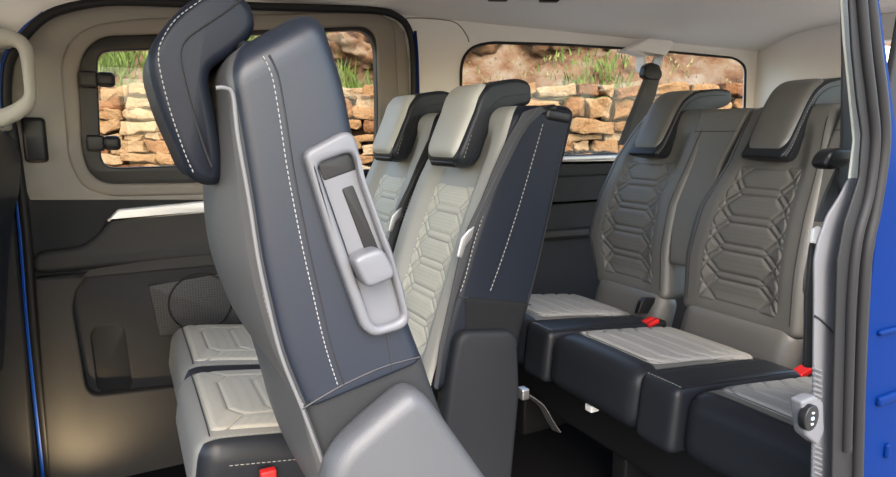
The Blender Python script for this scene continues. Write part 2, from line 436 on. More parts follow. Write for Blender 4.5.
# headliner: arched across the cabin
mb = MB(); prof = [(YW+.03, 1.522), (YW+.0, 1.528), (YW-.08, 1.553), (YW-.22, 1.59), (YW-.45, 1.607), (1.3, 1.615), (.9, 1.60), (.62, 1.565), (.52, 1.53)]
P = spline(prof, 40); xs = np.linspace(-1.6, 3.02, 36); V = []
for x in xs:
    for p in P: V.append((x, p[0], p[1]))
for x in xs:
    for p in P: V.append((x, p[0]+(.03 if p[0] > 2.1 else 0), p[1]+.04))
F = []; n = len(P); m = len(xs)
for k in range(2):
    b = k*n*m
    for i in range(m-1):
        for j in range(n-1): F.append((b+i*n+j, b+i*n+j+1, b+(i+1)*n+j+1, b+(i+1)*n+j))
for i in range(m-1):
    for j in (0, n-1): F.append((i*n+j, (i+1)*n+j, n*m+(i+1)*n+j, n*m+i*n+j))
for i in (0, m-1):
    for j in range(n-1): F.append((i*n+j, i*n+j+1, n*m+i*n+j+1, n*m+i*n+j))
mb.add(V, F); struct(link('ceiling', mb.mesh(), HEAD))

# far side wall (beige upper trim) with the two window openings
W1 = [(72, 45), (100, 27), (366, 16), (384, 28), (390, 110), (386, 190), (100, 195), (78, 178)]
W2 = [(461, 72), (463, 58), (472, 47), (490, 42.5), (560, 44.5), (650, 50), (735, 58), (746, 66), (745, 110), (741, 152), (600, 155), (475, 160), (462, 150)]
struct(plate('wall_left', [(-150, -40), (470, 15), (900, 48), (880, 158), (560, 163), (-150, 200)], YW, .018, TRIM, holes=[W1, W2], bevel=.006, r=.0, hr=.04))
# lower dark trim of the rear quarter
lw = plate('wall_left.001', [(420, 165), (560, 163), (880, 158), (880, 420), (420, 480)], YW, .05, DOORD, bevel=.006, r=0); struct(lw)
struct(plate('trim_1', [(548, 157), (800, 149), (800, 153.5), (548, 161.5)], YW-.02, .03, SILVER, bevel=.006, r=.002))
struct(plate('trim_2', [(430, 182), (800, 166), (800, 190), (430, 212)], YW-.035, .04, DOORD, bevel=.012, r=.004))
struct(plate('trim_3', [(430, 240), (800, 212), (800, 222), (430, 250)], YW-.05, .05, DOORM, bevel=.015, r=.004))
# rear end of the cabin
mb = MB(); rp = [(.5, 0), (YW+.02, 0), (YW+.04, 1.48), (YW-.06, 1.575), (YW-.22, 1.61), (YW-.45, 1.63), (1.3, 1.64), (.9, 1.62), (.5, 1.55)]
hole = [(.56, .55), (1.6, .55), (1.6, 1.5), (.56, 1.5)]  # unseen rear window opening, enlarged to let in more daylight
me = plate_mesh([np.array(p) for p in rp], [rounded(hole, .06)], 0, .05, .004)
me.transform(Matrix(((0, 1, 0, 2.97), (1, 0, 0, 0), (0, 0, 1, 0), (0, 0, 0, 1)))); struct(link('wall_rear', me, TRIM))
# near side behind the door opening
me = plate_mesh([np.array(p) for p in [(1.08, 0), (3.0, 0), (3.0, 1.56), (1.06, 1.56), (1.0, 1.1), (1.05, .8), (1.02, .5)]], [rounded([(1.2, .85), (2.88, .85), (2.88, 1.5), (1.2, 1.5)], .06)], .508, .012, .004)  # its unseen window opening is enlarged to brighten the rear of the cabin
struct(link('wall_right', me, DOORD))
# roof rail, near front door and dash, unseen, added to cut incoming light
rail = MB(); rbox_into(rail, (.7, .47, 1.50), (4.6, .10, .13), .03); struct(link('trim_20', rail.mesh(), TRIM))
me = plate_mesh([np.array(p) for p in [(-1.6, 0), (-.28, 0), (-.22, .6), (-.24, 1.5), (-1.6, 1.5)]], [rounded([(-1.5, .85), (-.42, .85), (-.42, 1.38), (-1.2, 1.38)], .06)], .46, .05, .004)
struct(link('wall_right.001', me, DOORD))
dash = MB(); rbox_into(dash, (-1.5, 1.33, .42), (.22, 1.66, .84), .05); struct(link('wall_front.001', dash.mesh(), DOORD))
# C-pillar upper trim seam on the far side
tube_p = [aty(x, y, YW-.001) for x, y in [(405, 20), (409, 18), (430, 18.5), (451, 21), (460, 26), (467, 36), (469, 42)]]
struct(tube('trim_4', spline(tube_p, 40), .0022, TRIMD))
# dark gasket around rear quarter glass
loop = xz(W2, YW-.004); lp = rounded(loop, .04); pth = [(p[0], YW-.002, p[1]) for p in lp]+[(lp[0][0], YW-.002, lp[0][1])]
struct(tube('trim_5', pth, .006, RUBBER))

# windows
w2 = struct(link('window_2', plate_mesh(rounded(xz(W2, YW), .04), [], YW+.02, .006, .001), GLASS))

# ---- far sliding door
door = bpy.data.objects.new('door_1', None); COL.objects.link(door); door.location = (.4, YW, 0); struct(door)
plate('lower_panel', [(0, 150), (40, 180), (425, 168), (425, 560), (10, 560)], YW-.005, .05, DOORD, door, bevel=.004, r=.01)
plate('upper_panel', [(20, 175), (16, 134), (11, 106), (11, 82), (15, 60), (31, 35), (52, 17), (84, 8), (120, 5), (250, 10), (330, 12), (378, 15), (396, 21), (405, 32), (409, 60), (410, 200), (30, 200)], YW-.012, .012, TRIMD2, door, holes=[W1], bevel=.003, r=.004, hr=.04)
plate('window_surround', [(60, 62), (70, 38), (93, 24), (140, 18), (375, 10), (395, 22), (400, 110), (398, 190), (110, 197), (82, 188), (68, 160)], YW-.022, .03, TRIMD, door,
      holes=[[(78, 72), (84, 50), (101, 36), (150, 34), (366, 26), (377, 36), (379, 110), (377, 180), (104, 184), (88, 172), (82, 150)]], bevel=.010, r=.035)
G1 = [(97, 60), (103, 51), (150, 49.5), (215, 46), (215, 162), (174, 166), (108, 168), (101, 160)]
G2 = [(228, 36), (360, 30), (371, 36), (376, 50), (377, 110), (376, 172), (228, 176)]
fr = plate('window_frame', [(77, 72), (84, 50), (101, 36), (150, 34), (366, 24), (378, 34), (381, 110), (379, 182), (104, 185), (88, 173), (81, 150)], YW-.014, .035, BLACK, door, holes=[G1, G2], bevel=.005, r=.03)
for cx, cy, w in ((97, 79.5, 38), (103.5, 143, 36)):
    a = aty(cx-w/2, cy, YW-.035); b = aty(cx+w/2, cy, YW-.035); c = aty(cx, cy, YW-.03); L = b[0]-a[0]
    mb = MB(); rbox_into(mb, (c[0]-L*.22, YW-.03, c[2]), (L*.5, .026, .048), .008); rbox_into(mb, (c[0]+L*.24, YW-.036, c[2]), (L*.5, .032, .044), .014)
    link('window_hinge', mb.mesh(), BLACK, door)
plate('armrest_panel', [(33, 253), (80, 248), (98, 236), (111, 217), (130, 209), (425, 180), (425, 240), (228, 257), (33, 275)], YW-.04, .05, DOORM, door, bevel=.016, r=.03)
plate('trim_strip', [(106, 221.5), (118, 209.5), (217, 200), (330, 190), (330, 201), (217, 212)], YW-.052, .02, SILVER, door, bevel=.006, r=.006)
REC = [(73, 310), (75, 292), (90, 272), (150, 263), (400, 238), (400, 360), (186, 386), (94, 396), (86, 388)]
plate('kick_panel', [(34, 279), (400, 245), (440, 245), (440, 560), (55, 560)], YW-.05, .05, DOORM, door, holes=[REC], bevel=.008, r=.01, hr=.02)
plate('recess_panel', [(60, 280), (110, 255), (420, 236), (420, 400), (90, 400)], YW-.018, .02, DOORD, door, holes=[[(91, 335), (96, 327), (116, 324), (124, 329), (132, 384), (128, 390), (104, 392), (98, 388)]], bevel=.006, r=.01, hr=.012)
plate('pocket', [(85, 318), (130, 318), (140, 398), (92, 398)], YW-.009, .01, BLACK, door, bevel=.001, r=.01)
# speaker grille
sp = plate('speaker_grille', [(148, 286), (228, 272), (260, 268), (260, 326), (160, 336)], YW-.026, .012, None, door, bevel=.003, r=.008)
def grille_mat():
    m, nt, b = new_mat('speaker_mesh'); b.inputs['Roughness'].default_value = .5
    tc = nt.nodes.new('ShaderNodeTexCoord'); mp = nt.nodes.new('ShaderNodeMapping'); mp.inputs['Rotation'].default_value = (math.radians(90), 0, 0)
    br = nt.nodes.new('ShaderNodeTexVoronoi'); br.feature = 'DISTANCE_TO_EDGE'; br.inputs['Scale'].default_value = 120; br.inputs['Randomness'].default_value = .25
    nt.links.new(tc.outputs['Object'], mp.inputs['Vector']); nt.links.new(mp.outputs[0], br.inputs['Vector'])
    r = nt.nodes.new('ShaderNodeValToRGB'); r.color_ramp.elements[0].position = .10; r.color_ramp.elements[1].position = .2
    r.color_ramp.elements[0].color = (.026, .027, .030, 1); r.color_ramp.elements[1].color = (.003, .003, .0035, 1)
    nt.links.new(br.outputs['Distance'], r.inputs['Fac']); nt.links.new(r.outputs['Color'], b.inputs['Base Color']); return m
sp.data.materials[0] = grille_mat()
cc = aty(201, 303, YW-.028); mb = MB(); ring = [(cc[0]+.098*math.cos(t), YW-.027, cc[2]+.098*math.sin(t)) for t in np.linspace(0, 2*math.pi, 49)]
tube_into(mb, ring, .003, 6); link('speaker_ring', mb.mesh(), BLACK, door)
# latch slot in upper trim
plate('latch_recess', [(22, 118), (59, 118), (59, 162), (26, 162)], YW-.006, .012, TRIMD, door, bevel=.003, r=.006)
c = aty(35, 140, YW-.02); rbox('latch', (c[0], YW-.02, c[2]), (.058, .03, .128), .012, BLACK, door)
link('pane', plate_mesh(rounded(xz([(85, 40), (215, 40), (370, 26), (379, 100), (378, 180), (90, 180)], YW), .01), [], YW+.012, .006, .001), GLASS, fr)

# rubber seal and painted edge round the far door
ARCH = [(52, 500), (35, 340), (25, 220), (13, 134), (7, 106), (7, 80), (11, 58), (28, 32), (50, 14), (83, 4.5), (120, 1), (180, 3), (250, 6), (330, 8.5), (380, 11), (398, 17), (408, 28), (413, 50), (414, 100), (413, 200)]
A3 = spline([aty(x, y, YW-.03) for x, y in ARCH], 160)
struct(tube('trim_6', A3, .013, RUBBER, n=10))
A4 = spline([aty(x-6, y+(0 if y > 60 else -1), YW-.03) for x, y in ARCH[:9]], 100)
struct(tube('trim_7', A4, .006, BLUEL, n=8))
A5 = spline([aty(x+1.2, y+1, YW-.042) for x, y in [(414, 30), (416, 60), (417, 110), (416, 200)]], 40)
struct(tube('trim_8', A5, .006, BLUE, n=8))
# far B-pillar
struct(plate('wall_front', [(-120, 150), (-10, 150), (4, 160), (14, 225), (24, 340), (37, 520), (-120, 520)], YW-.07, .06, DOORD, bevel=.008, r=.01))
struct(plate('trim_9', [(-120, 20), (-1, 20), (-1, 100), (1, 135), (8, 190), (-120, 190)], YW-.05, .04, TRIM, bevel=.008, r=.01))

# grab handle on the far B-pillar
gh_o = [(-14, 40), (-4, 28), (8, 27), (27, 37), (33, 50), (36, 100), (29, 112), (11, 124), (-6, 130), (-18, 120)]
gh_h = [(-6, 50), (2, 46), (14, 45), (19, 53), (24, 92), (21, 98), (6, 107), (-6, 110)]
Yg = YW-.17
gh = thing('grab_handle', 'beige loop grab handle on the far pillar at the upper left edge', 'handle', tuple(aty(5, 125, Yg)))
link('handle_loop', plate_mesh(rounded(xz(gh_o, Yg), .03), [rounded(xz(gh_h, Yg), .03)], Yg, .05, .016, 5), HANDLE, gh)
b0 = aty(-6, 36, Yg+.05); rbox('mount', (b0[0], Yg+.085, b0[2]), (.06, .10, .045), .012, HANDLE, gh)
b0 = aty(-6, 122, Yg+.05); rbox('mount', (b0[0], Yg+.085, b0[2]), (.06, .10, .045), .012, HANDLE, gh)

# overhead fitting at the very top
hx = at(500, -4, 2, 1.578); hx2 = at(552, -3, 2, 1.578)
oh = thing('ceiling_handle', 'folded beige handle with two dark mounts on the ceiling at the top edge', 'handle', tuple((hx+hx2)/2))
d = hx2-hx
bar = spline([hx+(0, 0, .01), (hx*2+hx2)/3-(0, 0, .004), (hx+hx2*2)/3-(0, 0, .004), hx2+(0, 0, .01)], 20)
tube('grip', bar, .013, TRIM, oh, 10)
for q in (hx-d*.04, hx2-d*.06):
    rbox('mount', (q[0], q[1], q[2]), (.075, .035, .036), .010, BLACK, oh, rot=(0, 0, math.atan2(d[1], d[0])))

# ================================================================== SEATS OF THE SECOND ROW
def face_front(lean=(-1, .15)):
    L = np.array(lean)/np.linalg.norm(lean)
    return lambda c, n: n @ L > .25
def side_seams(obj_name, parent, lines, Y, r, m):
    mb = MB()
    for l in lines: tube_into(mb, spline([aty(x, y, Y) for x, y in l], 60), r, 6)
    return link(obj_name, mb.mesh(), m, parent)
def stitches(parent, lines, Y, r=.0013, seg=.0065, gap=.0035, pts=None, name='stitching'):
    for l in [[aty(x, y, Y) for x, y in q] for q in lines]+(pts or []):
        mb = MB(); stitch_into(mb, l, r, seg, gap); link(name, mb.mesh(), THREAD, parent)

YM0, YM1, PITCH = 1.16, 1.555, .42
G2ND = 'second row seats'
mid = thing('car_seat', 'upright second row seat nearer the camera, pale quilted face and dark side panel', 'seat', (.55, (YM0+YM1)/2, 0))
Fm = xz([(430, 385), (447, 322), (455, 296), (468, 250), (483, 204), (497, 165), (511, 118)], YM0)
Rm = xz([(519, 360), (525, 330), (533, 304), (544, 260), (557, 201), (569, 152), (577, 117)], YM0)
bk = Back(Fm, Rm, [YM0, YM0, YM0, YM0, YM0], [YM1, YM1, YM1, YM1-.01, YM1-.05], r=.026, rec=.028, cap=.03)
bko = link('backrest', bk.mesh(), [SIDE, PGREY], mid)
segs = hex_segments(6)
def sq(b, v0, v1, h0, h1, sc=0):
    def fn(s, v, off): return b.fronts(v0+(v1-v0)*v, sc+s, off)
    return fn, (lambda v: h0+(h1-h0)*v)
fn, hf = sq(bk, .04, .735, .60, .55)
link('quilted_panel', panel_mesh(fn, segs, .115, .38, hf, w=.010, h=.006), CREAM, bko, label='cream perforated leather insert quilted in hexagons')
stitches(bko, [[(543, 124), (535, 152), (521, 200), (505, 250), (490, 292)], [(486, 207), (475, 240), (466, 275), (460, 293)]], YM0-.0005, .0012)
side_seams('seam', bko, [[(568, 118), (556, 180), (541, 250), (527, 305)], [(455, 297), (475, 298), (505, 303), (531, 305)]], YM0+.001, .0016, SEAM)
low = Back(xz([(466, 420), (463, 345), (462, 300)], YM0), xz([(515, 420), (519, 345), (530, 306)], YM0), YM0-.005, YM0+.05, r=.02, rec=0, cap=.010, n=20)
link('lower_shroud', low.mesh(), SHROUD, mid)
plate('base_cover', [(458, 341), (466, 332), (512, 331), (519, 339), (521, 395), (513, 480), (505, 540), (438, 540), (446, 420), (452, 375)], YM0-.030, .05, PLAST, mid, bevel=.014, r=.016)
# headrest
hm, C, N = headrest_mesh(xz([(461, 167), (457, 156), (466, 130), (473, 112), (479, 95), (489, 84), (503, 80), (519, 79), (529, 85), (529, 103), (515, 108), (503, 113), (496, 120), (486, 137), (478, 161), (470, 168)], 1.26), 1.25, 1.425, r=.012, taper=.0, outer=face_front((-1, .55)))
hro = link('headrest', hm, [DARK, DARK], mid)
head_pad(C, N, 1.25, 1.425, PALE, hro)
stitches(hro, [[(464, 158), (472, 133), (479, 112), (485, 97), (495, 88), (510, 85), (526, 88)]], 1.2515, .0010)
side_seams('seam', hro, [[(469, 164), (479, 138), (487, 115), (494, 104), (505, 97), (527, 94)]], 1.2505, .0014, SEAM)
mb = MB(); p0 = aty(450, 160, 1.30); c1 = Vector((float(p0[0])+.012, 1.34, float(p0[2])-.006)); rbox_into(mb, c1, (.03, .13, .016), .006, rot=(0, math.radians(-20), 0)); link('release_button', mb.mesh(), BLACK, hro)
for yy in (1.30, 1.38):
    a = aty(515, 103, 1.26); tube('headrest_post', [(a[0], yy, a[2]+.01), (a[0]+.01, yy, a[2]-.05)], .006, STEEL, hro)
# integrated belt
guide = aty(553, 116, YM0+.02); gmb = MB()
rbox_into(gmb, (guide[0], YM0+.035, guide[2]), (.075, .08, .030), .010, rot=(0, math.radians(8), 0)); rbox_into(gmb, (guide[0]-.03, YM0+.03, guide[2]+.012), (.06, .06, .018), .008, rot=(0, math.radians(-14), 0))
link('belt_guide', gmb.mesh(), BLACK, mid)
plate('seat_belt', [(523, 112), (541, 106), (546, 110), (530, 124), (521, 138), (508, 164), (490, 201), (474, 236), (467, 262), (455, 302), (443, 355), (438, 390), (434, 388), (440, 345), (452, 290), (461, 250), (466, 232), (482, 199), (493, 171), (505, 144)], YM0-.008, .004, WEB, mid, bevel=.001, r=.004)
side_seams('belt_edge', mid, [[(537, 109), (519, 132), (503, 163), (485, 200), (470, 233)]], YM0-.0085, .0012, WEBG)
plate('belt_tongue', [(462, 238), (469, 230), (475, 226), (472, 238), (466, 246), (462, 258), (457, 257)], YM0-.013, .006, STEEL, mid, bevel=.0015, r=.004)
# cushion
TILT = math.radians(9)
def cushion(parent, x0, x1, y0, y1, zt, front, side, ins, tilt=TILT, th=.15, n=4, ins_u=(.05, .94), ins_w=.89, segs_=None, w=.010, h=.0055, crown=.014, label='cream perforated leather insert quilted in hexagons', edgeseam=True, slots_=None):
    slots = slots_ or (lambda u, w_, z: 1 if abs(w_) < .90 and z > -.7 and u < .99 else 0)
    me, top = cushion_mesh(x0, x1, y0, y1, zt, tilt, th, crown=crown, slots=slots)
    o = link('cushion', me, [side, front], parent)
    fn = lambda s, v, off: top(ins_u[0]+(ins_u[1]-ins_u[0])*v, s, off)
    link('quilted_panel', panel_mesh(fn, segs_ or bar_segments(5), (y1-y0)/2*ins_w, (x1-x0)*(ins_u[1]-ins_u[0]), lambda v: ins_w-.06*(1-v), w=w, h=h, corner=.1), ins, o, label=label)
    if edgeseam:
        yy = y0-.0004; c_, s_ = math.cos(tilt), math.sin(tilt)
        tube('seam', [top(ins_u[0]-.004, -ins_w+2*ins_w*t, .0004) for t in np.linspace(0, 1, 24)], .0012, SEAM, o, 6)
        stitches(o, [], 0, pts=[[top(t, -(ins_w+.035), .0008) for t in np.linspace(ins_u[0], ins_u[1], 10)],
                 [(x0+t*(x1-x0)*c_-.05*s_, yy, zt-t*(x1-x0)*s_-.05*c_) for t in np.linspace(.12, .95, 10)]], r=.001)
    return o, top
co, ct = cushion(mid, .085, .60, YM0-.01, YM1+.01, .522, GREY, DARK, CREAMC)
rbox('seat_base', (.42, 1.36, .20), (.34, .34, .24), .02, BLACK, mid)
bb = at(268, 474, 1, YM0-.03); mb = MB(); rbox_into(mb, (bb[0], YM0-.03, bb[2]-.01), (.03, .018, .04), .004); link('buckle', mb.mesh(), RED, mid, label='red seat belt buckle button')
for yb in (1.22, 1.5): rbox('rail', (.42, yb, .04), (.46, .04, .08), .008, BLACK, mid)

# the far seat repeats the same pattern one place over
def copy_tree(o, parent=None):
    c = o.copy(); COL.objects.link(c)
    if parent is not None: c.parent = parent
    for ch in o.children: copy_tree(ch, c)
    return c
bpy.context.view_layer.update()
far = copy_tree(mid); far.location = (mid.location[0]+.012, mid.location[1]+PITCH, 0)
far['label'] = 'farthest second row seat, pale and upright, beside the far sliding door'
mid['group'] = G2ND; far['group'] = G2ND

# ---- nearest seat of the row, tipped forward
YF0, YF1 = .72, 1.115
fg = thing('car_seat', 'large second row seat in the foreground tipped forward, its grey side with a lever plate', 'seat', (.25, (YF0+YF1)/2, 0), G2ND)
Ff = xz([(302, 408), (281, 355), (267, 300), (258, 258), (249, 200), (239, 140), (230, 88)], YF0)
Rf = xz([(425, 357), (410, 317), (395, 265), (378, 213), (362, 160), (347, 85), (330, 30)], YF0)
fb = Back(Ff, Rf, YF0, [YF1, YF1, YF1, YF1, YF1-.02, YF1-.05], r=.022, rec=.0, cap=.034, bul=.03, cap0=.006)
fbo = link('backrest', fb.mesh(), [SLATE, FGREY], fg)
stitches(fbo, [[(263, 56), (268, 66), (273, 80), (280, 120), (286, 161), (293, 200), (302, 245), (312, 290), (325, 345), (338, 386)]], YF0-.0004, .0008, .0045, .0020)
stitches(fbo, [[(259, 268), (266, 305), (275, 335), (289, 375), (304, 407)]], YF0-.0004, .0008, .0045, .0020)
side_seams('seam', fbo, [[(269, 55), (274, 65), (279, 80), (286, 120), (292, 161), (299, 200), (308, 245), (318, 290), (331, 345), (344, 385)], [(386, 333), (389, 350), (392, 369)], [(302, 409), (320, 398), (345, 384), (378, 369), (400, 362), (420, 357)]], YF0+.0008, .0016, SEAM)
tube('piping', spline([aty(x, y, YF0-.002) for x, y in [(216, 88), (226, 88), (233, 96), (238, 138), (249, 200), (258, 258), (267, 300), (281, 355), (302, 408)]], 80), .0024, PIPE, fbo)
# a light front bolster below the piping
fl = Back(xz([(352, 560), (327, 477), (303, 411)], YF0), xz([(520, 560), (458, 440), (441, 400), (427, 359)], YF0), YF0+.006, YF1-.01, r=.02, rec=0, cap=.012, n=24, bul=.02)
link('lower_shroud', fl.mesh(), [SKIRT, FGREY], fg)
tube('piping', spline([aty(x, y, YF0+.002) for x, y in [(302, 408), (327, 477), (350, 556)]], 40), .0024, PIPE, fg)
plate('base_cover', [(326, 500), (334, 470), (347, 450), (375, 424), (408, 396), (420, 393), (432, 400), (447, 420), (498, 492), (520, 560), (330, 560)], YF0-.05, .06, PLASTC, fg, bevel=.022, r=.014)
# headrest
hm, C, N = headrest_mesh(xz([(190, 0), (170, 18), (154, 40), (148, 56), (149, 75), (161, 113), (176, 147), (187, 172), (197, 182), (210, 187), (220, 185), (224, 175), (221, 145), (215, 108), (210, 84), (213, 68), (232, 54), (251, 37), (256, 22), (251, 4), (235, -10), (212, -12)], .80), .80, .98, r=.013, taper=.0, outer=face_front((-1, .3)))
fh = link('headrest', hm, [SIDE, SIDE], fg)
stitches(fh, [[(201, 0), (176, 19), (162, 40), (158.5, 55), (161, 75), (171, 113), (184, 151), (194, 174)]], .7996, .0008, .0042, .0020)
side_seams('seam', fh, [[(241, 0), (224, 13), (190, 36), (181, 50), (182, 67), (190, 101), (203, 143), (212, 167)]], .7998, .0016, SEAM)
for yy in (.84, .93):
    a = aty(240, 42, .8); b = aty(254, 66, .8); tube('headrest_post', [(a[0], yy, a[2]), (b[0], yy, b[2])], .006, STEEL, fh)
rbox('post_collar', tuple(aty(250, 52, .8)), (.03, .03, .024), .008, PLAST, fg)
# lever plate
lp = plate('lever_plate', [(304, 153), (345, 131), (355, 134), (360, 150), (364, 172), (394, 253), (405, 290), (411, 321), (404, 330), (375, 338), (363, 330), (334, 250)], YF0-.014, .02, PLASTG, fg,
           holes=[[(317, 164), (350, 152), (356, 158), (361, 182), (388, 258), (397, 290), (404, 315), (400, 321), (379, 328), (372, 322), (345, 245)]], bevel=.006, r=.010)
plate('lever_bed', [(317, 164), (350, 152), (356, 158), (361, 182), (388, 258), (397, 290), (406, 317), (400, 323), (379, 330), (370, 322), (345, 245)], YF0-.003, .004, PLASTG, lp, bevel=.001, r=.004)
plate('lever_recess', [(318, 165), (349, 153), (355, 158), (357, 169), (324, 181)], YF0-.004, .003, BLACK, lp, bevel=.001, r=.003)
plate('lever_slot', [(342, 189), (353, 185), (380, 252), (368, 258)], YF0-.0045, .003, BLACK, lp, bevel=.001, r=.003)
plate('lever', [(354, 262), (360, 256), (380, 249), (386, 252), (396, 272), (394, 279), (372, 288), (366, 286)], YF0-.034, .034, PLASTG, lp, bevel=.006, r=.008)
cushion(fg, -.33, .12, YF0+.01, YF1-.01, .44, GREY, DARK, CREAM)

# front passenger seat: only its shoulder shows
Yp = 1.62
fs = thing('front_seat', 'black shoulder of the front seat cut off at the left edge', 'seat', (-.4, 1.82, 0))
pb = Back(xz([(-140, 420), (-110, 300), (-80, 200), (-50, 140)], Yp), xz([(-24, 420), (-16, 260), (-6, 205), (-4, 165), (-9, 150)], Yp), Yp, 2.02, r=.03, rec=.02, cap=.035)
pbo = link('backrest', pb.mesh(), [DARK, DARK], fs)
side_seams('seam', pbo, [[(-22, 150), (-14, 152), (-10, 160), (-10, 190), (-14, 230)]], Yp-.001, .002, SEAM)
V, F = rbox_data(.46, .42, .16, .05, (4, 4, 2)); me = from_pydata(V, F); me.transform(Matrix.Translation((-.72, 1.82, .45))); link('cushion', me, DARK, fs); rbox('seat_base', (-.68, 1.82, .19), (.36, .34, .38), .02, BLACK, fs)

# ================================================================== REAR BENCH
bench = thing('bench_seat', 'three place grey leather bench across the rear with hexagon quilted backs', 'bench', (1.5, 1.25, 0))
KX = .25
def bx(z, off=0): return 1.622+(z-.45)*KX+off
def bench_back(y0, y1, name_ins=True):
    zs = [.535, .75, .95, 1.10, 1.155]; fo = [0.006, -.006, -.004, .004, .016]
    F_ = [(bx(z, o), z) for z, o in zip(zs, fo)]; R_ = [(bx(z, .12+.0*o), z) for z, o in zip(zs, fo)]
    y0 = [y-.010 for y in y0]; y1 = [y+.014 for y in y1]
    b = Back(F_, R_, y0, y1, r=.026, rec=.013, cap=.03)
    o = link('backrest', b.mesh(), [BGREY, BGREY], bench)
    fn, hf = sq(b, .03, .745, .70, .62)
    link('quilted_panel', panel_mesh(fn, hex_segments(5), .145, .40, hf, w=.012, h=.009, corner=.10, cf=.03), BPERF, o, label='grey perforated leather insert quilted in hexagons, darkened by painted shade')
    for g in (-1, 1): tube('seam', [b.fronts(v, g*.86, .0004) for v in np.linspace(.02, .98, 40)], .0013, SEAM, o, 6)
    return b, o
# outer edges as seen: [bottom .. top]
bench_back([1.005, 1.025, 1.035, 1.04, 1.06], [1.40, 1.425, 1.415, 1.35, 1.32])
bench_back([1.487, 1.517, 1.525, 1.49, 1.465], [1.83, 1.925, 1.915, 1.87, 1.79])
bench_back([.525, .54, .545, .555, .58], [.92, .94, .935, .88, .85])
# panels between the backs
for ya, yb in ((1.40, 1.50), (.92, 1.02)):
    F_ = [(bx(z, .004), z) for z in (.66, .80, .95, 1.165)]; R_ = [(bx(z, .11), z) for z in (.66, .80, .95, 1.165)]
    b = Back(F_, R_, [ya+.01, ya-.012, ya-.02, ya-.075], [yb, yb+.04, yb+.04, yb+.01], r=.012, rec=0, cap=.015, n=24); o = link('divider_panel', b.mesh(), [BGREY, BGREY], bench)
    tube('seam', [b.fronts(.88, s, .0004) for s in np.linspace(-.95, .95, 12)], .0012, SEAM, o, 6)
# rolls at the foot of the backs
for ya, yb in ((1.0, 1.40), (1.475, 1.83), (.52, .92)):
    V, F = rbox_data(.11, yb-ya, .17, .05, (3, 6, 3)); me = from_pydata(V, F); me.transform(Matrix.Translation((1.672, (ya+yb)/2, .455)) @ Matrix.Rotation(math.radians(16), 4, 'Y')); link('back_roll', me, BGREY, bench)
# headrests
CP = xz([(780, 156), (788, 143), (799, 118), (807, 100), (815, 88), (827, 80), (845, 77), (861, 79), (863, 92), (856, 99), (844, 103), (833, 108), (826, 119), (821, 141), (811, 155), (796, 162), (784, 160)], 1.135)
def bench_head(y0, dx=0, dz=0):
    P_ = [(a+dx, b+dz) for a, b in CP]
    me, C, N = headrest_mesh(P_, y0, y0+.150, r=.013, taper=.0, outer=face_front((-1, .35)))
    o = link('headrest', me, [DARK, DARK], bench)
    head_pad(C, N, y0, y0+.150, BPAD, o, v1=.66)
    for off, st in ((.010, 1), (.024, 0)):
        mb = MB()
        q = C-N*off; ok = [(N[k] @ np.array((-.86, .51))) > .3 for k in range(len(C))]; ks = longest(ok)
        order = ks
        run = [(q[k][0], y0-.0004+(0 if off > .012 else .001), q[k][1]) for k in order]
        if st: stitch_into(mb, run[::4], .0010)
        else: tube_into(mb, run, .0011, 6)
        link('stitching', mb.mesh(), THREAD if st else SEAM, o)
    p = P_[1]; b2 = MB(); rbox_into(b2, (p[0]+.014, y0+.088, p[1]-.024), (.032, .12, .016), .006, rot=(0, math.radians(-14), 0)); link('release_button', b2.mesh(), BLACK, o)
    for yy in (y0+.05, y0+.125): tube('headrest_post', [(P_[9][0]-.02, yy, P_[9][1]+.01), (P_[9][0]-.02, yy, P_[9][1]-.07)], .006, STEEL, o)
bench_head(1.125); bench_head(1.605, -.003, -.003); bench_head(.645)
# cushions
def bench_cushion(y0, y1, x0):
    def seg_rib():
        S = []
        for k in range(7):
            v = k/6; S += [((-.72, v), (.72, v)), ((.72, v), (1, v+.1)), ((-.72, v), (-1, v+.1))]
        return S
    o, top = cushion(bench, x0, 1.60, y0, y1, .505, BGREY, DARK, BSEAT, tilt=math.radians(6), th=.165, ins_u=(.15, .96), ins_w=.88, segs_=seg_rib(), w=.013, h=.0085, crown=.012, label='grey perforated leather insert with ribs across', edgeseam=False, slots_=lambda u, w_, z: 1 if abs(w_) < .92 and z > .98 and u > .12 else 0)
    path = spline([top(.95, -.83, .0006), top(.5, -.83, .0006), top(.22, -.82, .0006), top(.15, -.74, .0006), top(.14, -.5, .0006), top(.14, 0, .0006), top(.14, .5, .0006), top(.15, .74, .0006), top(.22, .82, .0006), top(.5, .83, .0006), top(.95, .83, .0006)], 120)
    tube('stitching', path, .0010, THREAD, o, 6)
    return o, top
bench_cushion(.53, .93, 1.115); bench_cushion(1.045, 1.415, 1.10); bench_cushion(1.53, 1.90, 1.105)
for y0, y1 in ((.925, 1.05), (1.41, 1.535)):
    me, top = cushion_mesh(1.095, 1.58, y0, y1, .508, math.radians(5.5), .165, r=.022, crown=.006)
    o = link('spacer_cushion', me, DARK, bench)
    stitches(o, [], 0, pts=[[top(.035, s, .0006) for s in np.linspace(-.85, .85, 8)]], r=.0010)
    for g in (-1, 1): tube('seam', [top(u, g*.9, .0003) for u in np.linspace(.03, .95, 30)], .0011, SEAM, o, 6)
rbox('bench_frame', (1.42, 1.22, .24), (.44, 1.36, .14), .02, BLACK, bench)
for yy in (.7, 1.24, 1.75): rbox('bench_foot', (1.42, yy, .09), (.38, .06, .18), .01, BLACK, bench)
